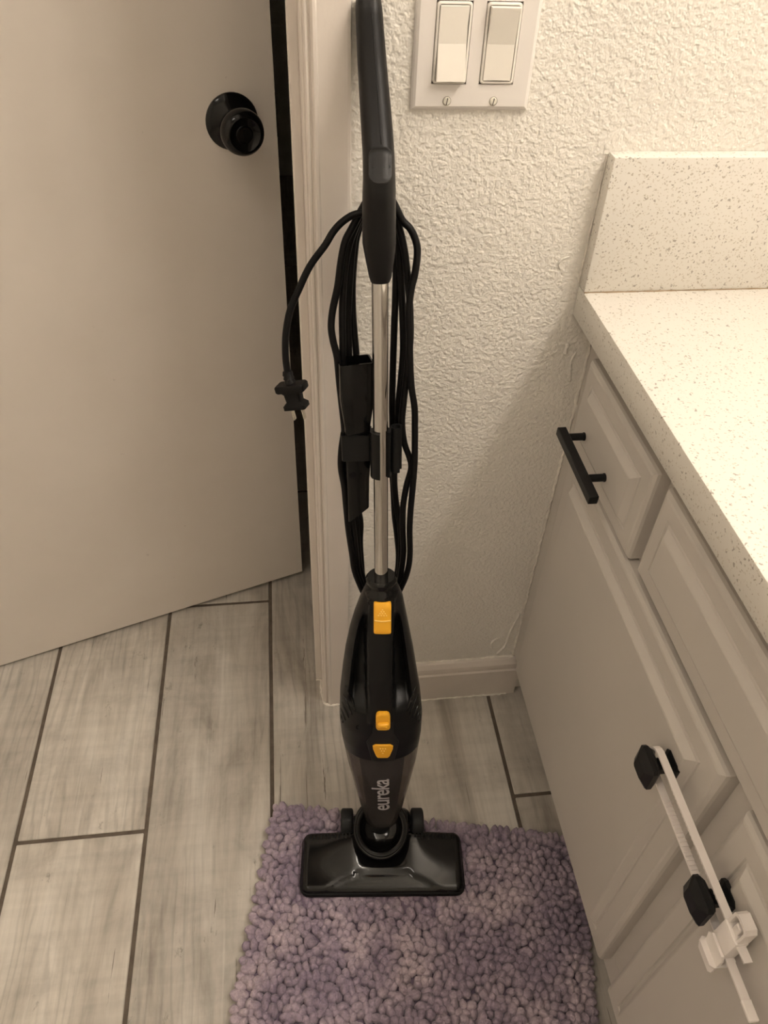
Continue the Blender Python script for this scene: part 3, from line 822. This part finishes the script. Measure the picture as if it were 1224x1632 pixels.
# parts lying on the front surface: outline in photo pixels -> (u,w) on the front, then raised
def plate(name, mat, outline_px, raise_, parent, vguess, bev=.0008, dent=True, down=.003, sub=4):
    uw = [loc(px, py, vguess) for px, py in outline_px]
    # second pass with the true front depth
    uw = [loc(px, py, front(u, w_, dent)+raise_) for (px, py), (u, w_) in zip(outline_px, uw)]
    fine = []
    for i, (a, b) in enumerate(zip(uw, uw[1:]+uw[:1])):
        for k in range(sub): fine.append((a[0]+(b[0]-a[0])*k/sub, a[1]+(b[1]-a[1])*k/sub))
    cu = sum(p[0] for p in fine)/len(fine); cw = sum(p[1] for p in fine)/len(fine)
    mx = max(abs(p[0]-cu) for p in fine)
    def ring(scale, h): 
        return [L(cu+(u-cu)*scale, front(cu+(u-cu)*scale, cw+(w_-cw)*scale, dent)+h, cw+(w_-cw)*scale) for u, w_ in fine]
    bm = bmesh.new()
    loft(bm, [ring(1, -down), ring(1, raise_-bev), ring(1-bev/mx, raise_), ring(.66, raise_), ring(.33, raise_), ring(.05, raise_)])
    return obj(name, mat=mat, bm=bm, parent=parent, smooth=35), (cu, cw, fine)
def rpx(x0, y0, x1, y1, r, n=3):
    return [((x0+x1)/2+a, (y0+y1)/2-b) for a, b in rrect((x1-x0)/2, (y1-y0)/2, r, n)]
spine, _ = plate('spine', M['v_spine'], [(595.5, 1013), (624, 1013), (624.5, 1060), (625.5, 1110), (626.5, 1160), (627.5, 1170), (636, 1183), (628.5, 1212), (592.5, 1212), (584, 1183), (593.5, 1170), (594.5, 1160), (595, 1110), (595.2, 1060)], .0022, body, .035, dent=False, down=.004, sub=3)
for o_ in (spine,): o_['label'] = 'charcoal centre spine'
btn, (bu, bw, _) = plate('release_slider', M['yellow'], rpx(595.5, 961, 623.5, 1012, 3), .0052, body, .03, down=.006)
def dots(parent, rows, cx, cy, dx, dy, raise_, flip=False):
    bm = bmesh.new()
    for r_ in range(rows):
        n = r_+1 if not flip else rows-r_
        for k in range(n):
            px, py = cx+(k-(n-1)/2)*dx, cy+r_*dy
            u, w_ = loc(px, py, .035); u, w_ = loc(px, py, front(u, w_)+raise_)
            lathe(bm, L(u, front(u, w_)+raise_-.0004, w_), V, [(0, .0011), (.0006, .0010), (.0009, .0004)], 8)
    o = obj('grip_dots', bm, M['yellow_light'], parent, 40); o['kind'] = 'stuff'; return o
dots(btn, 4, 609.5, 971, 4.2, 3.3, .0052)
# ridge across the slider
bm = bmesh.new(); pts = []
for k in range(11):
    px = 596.5+26*k/10; py = 988.5+1.6*math.sin(math.pi*k/10)
    u, w_ = loc(px, py, .035); u, w_ = loc(px, py, front(u, w_)+.005); pts.append(L(u, front(u, w_)+.0050, w_))
tube(bm, pts, .0010, 6); obj('ridge', bm, M['yellow_light'], btn, 180)
swt, (su_, sw__, _) = plate('power_switch', M['yellow'], rpx(599, 1138.5, 622, 1163, 6), .0045, body, .04, down=.002)
bm = bmesh.new()
u, w_ = loc(610.5, 1150, .05); vv = front(u, w_)+.0045
loft(bm, [[L(u+a*s, vv+h, w_+b*s-.0005) for a, b in rrect(.0080, .0042, .0035, 4)] for s, h in ((1, -.001), (1, .0015), (.85, .0035), (.55, .0045))])
obj('switch_slider', bm, M['yellow'], swt, 60)
rel, _ = plate('cup_release', M['yellow'], [(594, 1190), (598, 1188), (622, 1188), (626.5, 1190), (626, 1194), (621, 1205), (618, 1207.5), (602, 1207.5), (599.5, 1205), (594.5, 1194)], .0046, body, .04, dent=False, down=.002, sub=2)
dots(rel, 3, 610, 1193, 4., 3.2, .0048, True)
# vents: raked slots on both flanks
for sgn in (-1, 1):
    for k in range(5):
        pts = []
        px0 = ((551, 1092, 566, 1134), (547.5, 1106, 561, 1139), (545, 1118, 556, 1144), (543.5, 1128, 551, 1148), (543, 1138, 547, 1152))[k] if sgn < 0 else ((663, 1092, 648, 1134), (666, 1106, 653, 1139), (668.5, 1118, 658, 1144), (670, 1128, 663, 1148), (670.5, 1138, 667, 1152))[k]
        for q in range(6):
            t = q/5; px = px0[0]+(px0[2]-px0[0])*t; py = px0[1]+(px0[3]-px0[1])*t
            u, w_ = loc(px, py, .02)
            c, a = at_w(w_); x = min(.985, abs(u-c)/a)
            th = math.acos(x**(EXP/2)); 
            th = th if sgn > 0 else math.pi-th
            for _ in range(3):
                xx, yy = surf(w_, th); u, w_ = loc(px, py, yy); c, a = at_w(w_); x = min(.985, abs(u-c)/a); th = math.acos(x**(EXP/2)); th = th if sgn > 0 else math.pi-th
            xx, yy = surf(w_, th); pts.append(L(xx, yy, w_))
        bm = bmesh.new(); tube(bm, pts, [.0005, .0012, .0017, .0020, .0019, .0010], 6)
        obj('vent_slot', bm, M['v_gloss'], body, 180)
# screw holes
for px, py in ((571, 1160), (589, 953)):
    u, w_ = loc(px, py, .03); u, w_ = loc(px, py, front(u, w_)); vv = front(u, w_)
    bm = bmesh.new(); lathe(bm, L(u, vv-.001, w_), V, [(0, .0034), (.0014, .0034), (.0014, .0022), (.0002, .0020)], 14); obj('screw_hole', bm, M['v_gloss'], body, 40)
# lettering reading upwards on the cup
tc = bpy.data.curves.new('lettering', 'FONT'); tc.body = 'eureka'; tc.size = 1; tc.extrude = 0; tc.space_character = .92; tc.offset = .012
to = bpy.data.objects.new('lettering_src', tc); COL.objects.link(to)
bpy.context.view_layer.update()
tm = bpy.data.meshes.new_from_object(to.evaluated_get(bpy.context.evaluated_depsgraph_get()))
bpy.data.objects.remove(to)
x0 = min(v.co.x for v in tm.vertices); x1 = max(v.co.x for v in tm.vertices); y0 = min(v.co.y for v in tm.vertices); y1 = max(v.co.y for v in tm.vertices)
_, wa = loc(609, 1286, .028); _, wb = loc(609, 1234, .036); ul, _ = loc(592.5, 1260, .03); ur, _ = loc(620.5, 1260, .03)
bm = bmesh.new(); bm.from_mesh(tm)
bmesh.ops.subdivide_edges(bm, edges=bm.edges, cuts=1)
for v_ in bm.verts:
    s_ = (v_.co.x-x0)/(x1-x0); q_ = (v_.co.y-y0)/(y1-y0)
    wv = wa+(wb-wa)*s_; u = ul+(ur-ul)*(1-q_)
    v_.co = L(u, front(u, wv, False)+.0007, wv)
lt = obj('lettering', bm, M['letter'], cup)
# --- collar between body and pole
bm = bmesh.new(); c, a = at_w(WHI)
wc1 = loc(607, 920, .0)[1]; wc0 = wc1-.024
loft(bm, [circle(L(c, vo, wv), U, V, r, 32) for wv, r, vo in ((wc0-.006, .0215, .002), (wc0, .0225, .002), (wc0+.006, .0225, .002), (wc0+.010, .0212, .001), (wc0+.013, .0185, .001), (wc0+.016, .0182, 0), (wc1-.004, .0200, 0), (wc1, .0200, 0), (wc1+.003, .0178, 0), (wc1+.003, .0110, 0))])
obj('pole_collar', bm, M['v_gloss'], vac, 50)
# --- chrome pole
ub, wbm = loc(607.6, 930); ut, wtp = loc(605.5, 440)
bm = bmesh.new(); PR = .0086
def pole_c(wv): t = (wv-wbm)/(wtp-wbm); return L(ub+(ut-ub)*t, 0, wv)
loft(bm, [circle(pole_c(q), U, V, PR, 32) for q in (wbm-.02, wbm+.1, wbm+.2, wtp+.02)])
obj('pole', bm, M['chrome'], vac, 60)['label'] = 'chrome tube pole'
# --- handle grip, bending back to the wall above the thumb rest
GR = [(447, 590.5, 621.5, .0140, .000), (440, 588, 624, .0160, .000), (410, 582, 628.5, .0205, .001), (386, 577.5, 631, .0235, .002), (350, 577, 631, .0245, .006), (305, 577.5, 630.5, .0245, .012), (285, 578.2, 630.2, .0240, .013), (262, 578.0, 629.4, .0230, .008), (240, 577.5, 628.5, .0215, .001), (200, 575.0, 625.5, .0195, -.007), (150, 572.3, 621, .0180, -.015), (100, 569.5, 616.3, .0170, -.022), (50, 567.5, 612.3, .0165, -.027), (14, 566.3, 609.5, .0160, -.030), (0, 567.2, 607.5, .014, -.031), (-8, 572, 603, .009, -.032)]
grings = []; gcent = []
for py, l, r, dv, vo in GR:
    ul_, wl_ = loc(l, py, vo); ur_, wr_ = loc(r, py, vo); cu, aw, wv = (ul_+ur_)/2, (ur_-ul_)/2, (wl_+wr_)/2
    gcent.append((wv, cu, aw, dv, vo))
fine = []
for i in range(len(gcent)-1):
    n = 4
    for k in range(n): fine.append(tuple(gcent[i][j]+(gcent[i+1][j]-gcent[i][j])*k/n for j in range(5)))
fine.append(gcent[-1])
bm = bmesh.new()
for wv, cu, aw, dv, vo in fine:
    ring = []
    for k in range(40):
        th = 2*math.pi*k/40; e = 2/2.7
        ring.append(L(cu+math.copysign(abs(math.cos(th))**e, math.cos(th))*aw, vo+math.copysign(abs(math.sin(th))**e, math.sin(th))*dv, wv))
    grings.append(ring)
loft(bm, grings); grip = obj('handle_grip', bm, M['v_grip'], vac, 50); grip['label'] = 'black plastic hand grip'
def grip_at(wv):
    for a, b in zip(gcent, gcent[1:]):
        if a[0] <= wv <= b[0]:
            t = (wv-a[0])/(b[0]-a[0]); return [a[j]+(b[j]-a[j])*t for j in range(5)]
    return gcent[-1]
# thumb rest: rounded pad let into the bend
bm = bmesh.new()
o = rpx(587.5, 234, 625.5, 293, 14, 5)
def pad(scale, h):
    out = []
    cx, cy = 606.5, 263.5
    for px, py in o:
        x, y = cx+(px-cx)*scale, cy+(py-cy)*scale
        u, wv = loc(x, y, .022); g = grip_at(wv)
        u, wv = loc(x, y, g[4]+g[3]); g = grip_at(wv)
        xx = min(.97, abs((u-g[1])/g[2])); out.append(L(u, g[4]+g[3]*(1-xx**2.7)**(1/2.7)+h, wv))
    return out
loft(bm, [pad(1, -.003), pad(1, .0008), pad(.95, .0015), pad(.88, .0008), pad(.70, .0004), pad(.45, .0002), pad(.2, .0001)])
obj('thumb_rest', bm, M['v_spine'], grip, 40)
# seam line down the upper grip
bm = bmesh.new(); pts = []
for py in range(20, 232, 14):
    px = 592+ (py-20)*(608-592)/212
    u, wv = loc(px, py, 0); g = grip_at(wv); u, wv = loc(px, py, g[4]+g[3]); g = grip_at(wv)
    xx = min(.97, abs((u-g[1])/g[2])); pts.append(L(u, g[4]+g[3]*(1-xx**2.7)**(1/2.7)-.0001, wv))
tube(bm, pts, .00045, 5); obj('seam', bm, M['v_grip'], grip, 180)
# cord hooks: upper one behind the grip, lower one behind the body
uh, wh = loc(604, 352, -.02)
bm = bmesh.new(); tube(bm, catmull([L(uh, -.015, wh-.012), L(uh, -.034, wh-.012), L(uh, -.046, wh-.004), L(uh, -.047, wh+.012)], 5), .0065, 10)
obj('cord_hook', bm, M['v_black'], grip, 60)
ul2, wl2 = loc(607, 955, -.02)
bm = bmesh.new(); tube(bm, catmull([L(ul2, -.010, wl2+.006), L(ul2, -.034, wl2+.006), L(ul2, -.044, wl2-.002), L(ul2, -.045, wl2-.016)], 5), .0065, 10)
obj('cord_hook', bm, M['v_black'], body, 60)
# --- wrapped power cord: loops over both hooks, and the tail with the plug
def c2(x, y): return (420+x/4.08, 300+y/4.08)
def c3(x, y): return (420+x/4.08, 600+y/4.08)
def path(pts, vv):
    out = []
    for i, p in enumerate(pts):
        v_ = vv if not callable(vv) else vv(i/(len(pts)-1))
        u, w_ = loc(*p, v_); out.append(L(u, v_, w_))
    return out
LEFT = [
 [c2(575, 260), c2(530, 350), c2(503, 480), c2(482, 640), c2(450, 790), c2(440, 900), c2(452, 990), c2(478, 1100), c2(492, 1250), c2(508, 1400), c2(525, 1560), c3(520, 380), c3(506, 480), c3(503, 590), c3(525, 720), c3(537, 850), c3(552, 1000), c3(575, 1150), c3(603, 1300)],
 [c2(590, 270), c2(545, 420), c2(520, 620), c2(512, 820), c2(514, 1000), c2(516, 1150), c2(530, 1330), c2(548, 1480), c3(545, 300), c3(527, 430), c3(518, 560), c3(530, 700), c3(562, 850), c3(585, 1000), c3(602, 1150), c3(622, 1300)],
 [c2(600, 280), c2(575, 420), c2(560, 620), c2(550, 820), c2(552, 1000), c2(560, 1150), c2(575, 1330), c2(580, 1500), c3(585, 420), c3(585, 640), c3(590, 800), c3(605, 950), c3(615, 1100), c3(632, 1260)],
 [c2(612, 290), c2(592, 420), c2(578, 620), c2(580, 800), c2(592, 960), c2(603, 1090), c2(610, 1300), c2(610, 1500), c3(612, 420), c3(612, 640), c3(618, 850), c3(632, 960), c3(628, 1080), c3(638, 1230), c3(648, 1310)]]
RIGHT = [
 [c2(900, 205), c2(955, 265), c2(992, 350), c2(1000, 430), c2(985, 550), c2(960, 660), c2(945, 800), c2(950, 960), c2(952, 1110), c2(962, 1290), c2(982, 1430), c2(984, 1560), c3(984, 420), c3(982, 560), c3(972, 700), c3(958, 850), c3(950, 1000), c3(952, 1150), c3(940, 1250), c3(905, 1350)],
 [c2(880, 250), c2(915, 400), c2(935, 560), c2(950, 740), c2(955, 950), c2(945, 1080), c2(930, 1220), c2(910, 1400), c3(900, 300), c3(915, 430), c3(950, 530), c3(960, 600), c3(930, 710), c3(907, 850), c3(905, 1000), c3(910, 1140), c3(895, 1270), c3(880, 1340)],
 [c2(868, 270), c2(885, 450), c2(897, 650), c2(905, 850), c2(908, 1050), c2(895, 1230), c2(878, 1400), c3(872, 350), c3(860, 520), c3(850, 650), c3(860, 800), c3(885, 960), c3(893, 1090), c3(888, 1230), c3(872, 1320)],
 [c2(855, 290), c2(862, 480), c2(858, 700), c2(850, 900), c2(842, 1150), c2(836, 1400), c3(838, 350), c3(835, 560), c3(845, 750), c3(852, 900), c3(868, 1040), c3(878, 1180), c3(862, 1310)]]
bm = bmesh.new(); CR = .00385
for i, (lp, rp_) in enumerate(zip(LEFT, RIGHT)):
    vt = -.026-.0055*i
    bow = lambda t, k=vt, i=i: k+.010*math.sin(math.pi*t)*(1 if i < 2 else .2)-.006*(1-t)*0
    l_ = path(lp, bow); r_ = path(rp_, bow)
    top = [L(uh+dx, vt, wh+.012+.0040*i*0+.0075-.0028*i) for dx in (-.010, 0, .012)]
    bot = [L(ul2+dx, vt-.002, wl2-.012-.0035*(3-i)) for dx in (.012, 0, -.012)]
    pts = catmull(top+r_+bot+l_[::-1], 5, True)
    tube(bm, pts, CR, 8, True)
tail = path([(604, 341), (590, 337), (577, 339), (560, 344), (543, 356), (530, 371), (518, 391), (494, 424), (476, 462), (462, 496), (455.5, 533), (455, 565), (457, 585), (459, 597)], lambda t: -.024+.006*t)
tube(bm, catmull(tail, 6), CR, 8)
cord = obj('power_cord', bm, M['cord'], vac, 180); cord['label'] = 'black coiled power cord'
# plug: strain relief, flange, polarised two blade head hanging from the tail
pa = tail[-1]; pd = (tail[-1]-tail[-2]).normalized(); pd = (pd+U*.10).normalized()
pu = (U*.94+V*.30); pu = (pu-pd*pu.dot(pd)).normalized(); pw_ = pd.cross(pu).normalized()
if pw_.dot(V) < 0: pw_ = -pw_
def pp(a, b, h): return pa+pu*a+pw_*b+pd*h
bm = bmesh.new()
lathe(bm, pa-pd*.004, pd, [(0, .0050), (.004, .0062), (.0045, .0050), (.0085, .0064), (.009, .0052), (.013, .0066), (.0135, .0055), (.019, .0068)], 16)
plug = obj('plug', bm, M['cord'], cord, 50); plug['label'] = 'black two blade plug'
bm = bmesh.new()
loft(bm, [[pp(a*s, b*s, h) for a, b in rrect(.0175, .0095, .003, 3)] for s, h in ((.92, .0105), (1, .012), (1, .0175), (.93, .0190))])
loft(bm, [[pp(a, b, h) for a, b in rrect(x, y, .002, 3)] for x, y, h in ((.0125, .0075, .019), (.0095, .0065, .022), (.0090, .006, .031), (.0130, .0085, .035), (.0130, .0085, .0395))])
obj('plug_head', bm, M['cord'], plug, 40)
for sgn in (-1, 1):
    bm = bmesh.new(); loft(bm, [[pp(sgn*.0063+a, b, h) for a, b in rrect(.0008, .0032, .0006, 2)] for h in (.038, .0535)])
    obj('prong', bm, M['brass'], plug)
# --- accessory clip on the pole
def arc_shell(bm, c0, c1, r0, r1, a0, a1, n=18, ax_=None):
    """open C ring between two points of the axis; angles in degrees, 0 = U, 90 = V(front)"""
    R = []
    for i in range(n+1):
        a = math.radians(a0+(a1-a0)*i/n); d = U*math.cos(a)+V*math.sin(a)
        R.append([c0+d*r0, c0+d*r1, c1+d*r1, c1+d*r0])
    loft(bm, R)
_, wk0 = loc(600, 766, .012); _, wk1 = loc(600, 694, .012)
bm = bmesh.new()
pk0, pk1 = pole_c(wk0), pole_c(wk1)
arc_shell(bm, pk0, pk1, PR+.0003, PR+.0035, 95, 395)
tcx = -.0275; tcy = -.0165                             # tool centre relative to the pole
_, wt0 = loc(570, 737, .0); _, wt1 = loc(570, 697, .0)
tk0, tk1 = pole_c(wt0)+U*tcx+V*tcy, pole_c(wt1)+U*tcx+V*tcy
def sq_ring(w_, h_, r_, c): return [c+U*a+V*b for a, b in rrect(w_, h_, r_, 4)]
o_ = [sq_ring(.0175, .0140, .004, tk0), sq_ring(.0175, .0140, .004, tk1)]; i_ = [sq_ring(.0148, .0113, .003, tk0), sq_ring(.0148, .0113, .003, tk1)]
R4 = [[bm.verts.new(p) for p in r] for r in (o_[0], o_[1], i_[1], i_[0])]
for a in range(4):
    b = (a+1) % 4
    for k in range(len(R4[0])): bm.faces.new((R4[a][k], R4[a][(k+1) % len(R4[0])], R4[b][(k+1) % len(R4[0])], R4[b][k]))
mid0, mid1 = pole_c(wt0+.002), pole_c(wt1-.002)
loft(bm, [[c+U*(a-.013)+V*(b-.008) for a, b in rrect(.006, .003, .0008, 2)] for c in (mid0, mid1)])
# small second ring on the far side of the pole
pk2 = U*.0185+V*-.004
arc_shell(bm, pk0+pk2+W*.004, pk1+pk2+W*.003, .0048, .0072, 60, 330, 14)
obj('accessory_clip', bm, M['v_black'], vac, 40)['label'] = 'black clip holding the crevice tool on the pole'

# ================================================================== CREVICE TOOL (held by the clip)
bm = bmesh.new()
_, q0 = loc(573, 818, -.016); _, q1 = loc(573, 574, -.016)
LN = q1-q0
def tc_(wv): return pole_c(wv)+U*tcx+V*tcy
def tool(w_, h_, wv, ang=12, r_=.003, dv=0):
    a0 = math.radians(ang); e1 = U*math.cos(a0)-V*math.sin(a0); e2 = U*math.sin(a0)+V*math.cos(a0)
    return [tc_(wv)+e1*a+e2*(b+dv) for a, b in rrect(w_, h_, r_, 3)]
outer = [(.0130, .0060, 0), (.0135, .0070, .25), (.0140, .0085, .30), (.0143, .0105, .36), (.0146, .0110, .55), (.0150, .0110, .62), (.0180, .0130, .74), (.0190, .0140, .80), (.0190, .0140, 1.0)]
rings = [tool(a, b, q0+LN*t) for a, b, t in outer]
# slanted lower mouth
rings[0] = [p+W*(.010*((p-tc_(q0)).dot(U))/.014) for p in rings[0]]
inn_ = [(.0172, .0122, 1.0), (.0172, .0122, .85), (.012, .008, .7)]
rings += [tool(a, b, q0+LN*t, r_=.002) for a, b, t in inn_]
loft(bm, rings)
tag(obj('crevice_tool', bm, M['v_gloss'], smooth=40), 'black plastic crevice tool clipped beside the chrome pole behind the cord', 'vacuum attachment')

# ================================================================== MIRROR over the vanity (out of the frame)
mir = thing('wall_mirror', 'large frameless wall mirror above the vanity counter', 'mirror', (XR, -.78, 1.02))
bm = bmesh.new(); box(bm, XR-.006, XR-.0005, -1.50, -.06, 1.02, 1.90, .001, 1); obj('mirror_glass', bm, M['mirror'], mir)
bm = bmesh.new()
for y in (-1.2, -.36): box(bm, XR-.010, XR-.0002, y-.012, y+.012, 1.008, 1.026, .001, 1)
obj('mirror_clip', bm, M['nickel'], mir)
# ================================================================== VANITY LIGHT over the counter (out of the frame, it lights the room)
vl = thing('vanity_light', 'wall bar with frosted lit globe bulbs above the vanity counter', 'lamp', (XR, sum(LAMP_Y)/4, LAMP_Z-.05))
bm = bmesh.new(); box(bm, XR-.030, XR, min(LAMP_Y)-.12, max(LAMP_Y)+.12, LAMP_Z-.055, LAMP_Z+.055, .006, 2); obj('back_plate', bm, M['nickel'], vl)
for y in LAMP_Y:
    bm = bmesh.new(); lathe(bm, (XR-.028, y, LAMP_Z), (-1, 0, 0), [(0, .026), (.03, .026), (.036, .022), (XR-.028-LAMP_X-.055, .020)], 20); obj('socket', bm, M['nickel'], vl, 40)
    bm = bmesh.new(); bmesh.ops.create_uvsphere(bm, u_segments=24, v_segments=16, radius=.065); bmesh.ops.translate(bm, verts=bm.verts, vec=(LAMP_X, y, LAMP_Z)); obj('globe', bm, M['globe'], vl, 180)
# unseen ceiling lamp, added to raise the ambient light and lift the shadows
cl = thing('ambient_fill_light', 'unseen round ceiling lamp added as soft fill light', 'lamp', (-.62, -.80, ZC-.09))
bm = bmesh.new(); lathe(bm, (-.62, -.80, ZC), (0, 0, -1), [(0, .19), (.018, .19), (.022, .182)], 40); obj('fill_base', bm, M['nickel'], cl, 40)
bm = bmesh.new(); lathe(bm, (-.62, -.80, ZC-.018), (0, 0, -1), [(0, .176), (.02, .172), (.045, .145), (.062, .095), (.069, .04), (.070, .001)], 40); obj('fill_bowl', bm, M['dome'], cl, 180)
bpy.context.view_layer.update()
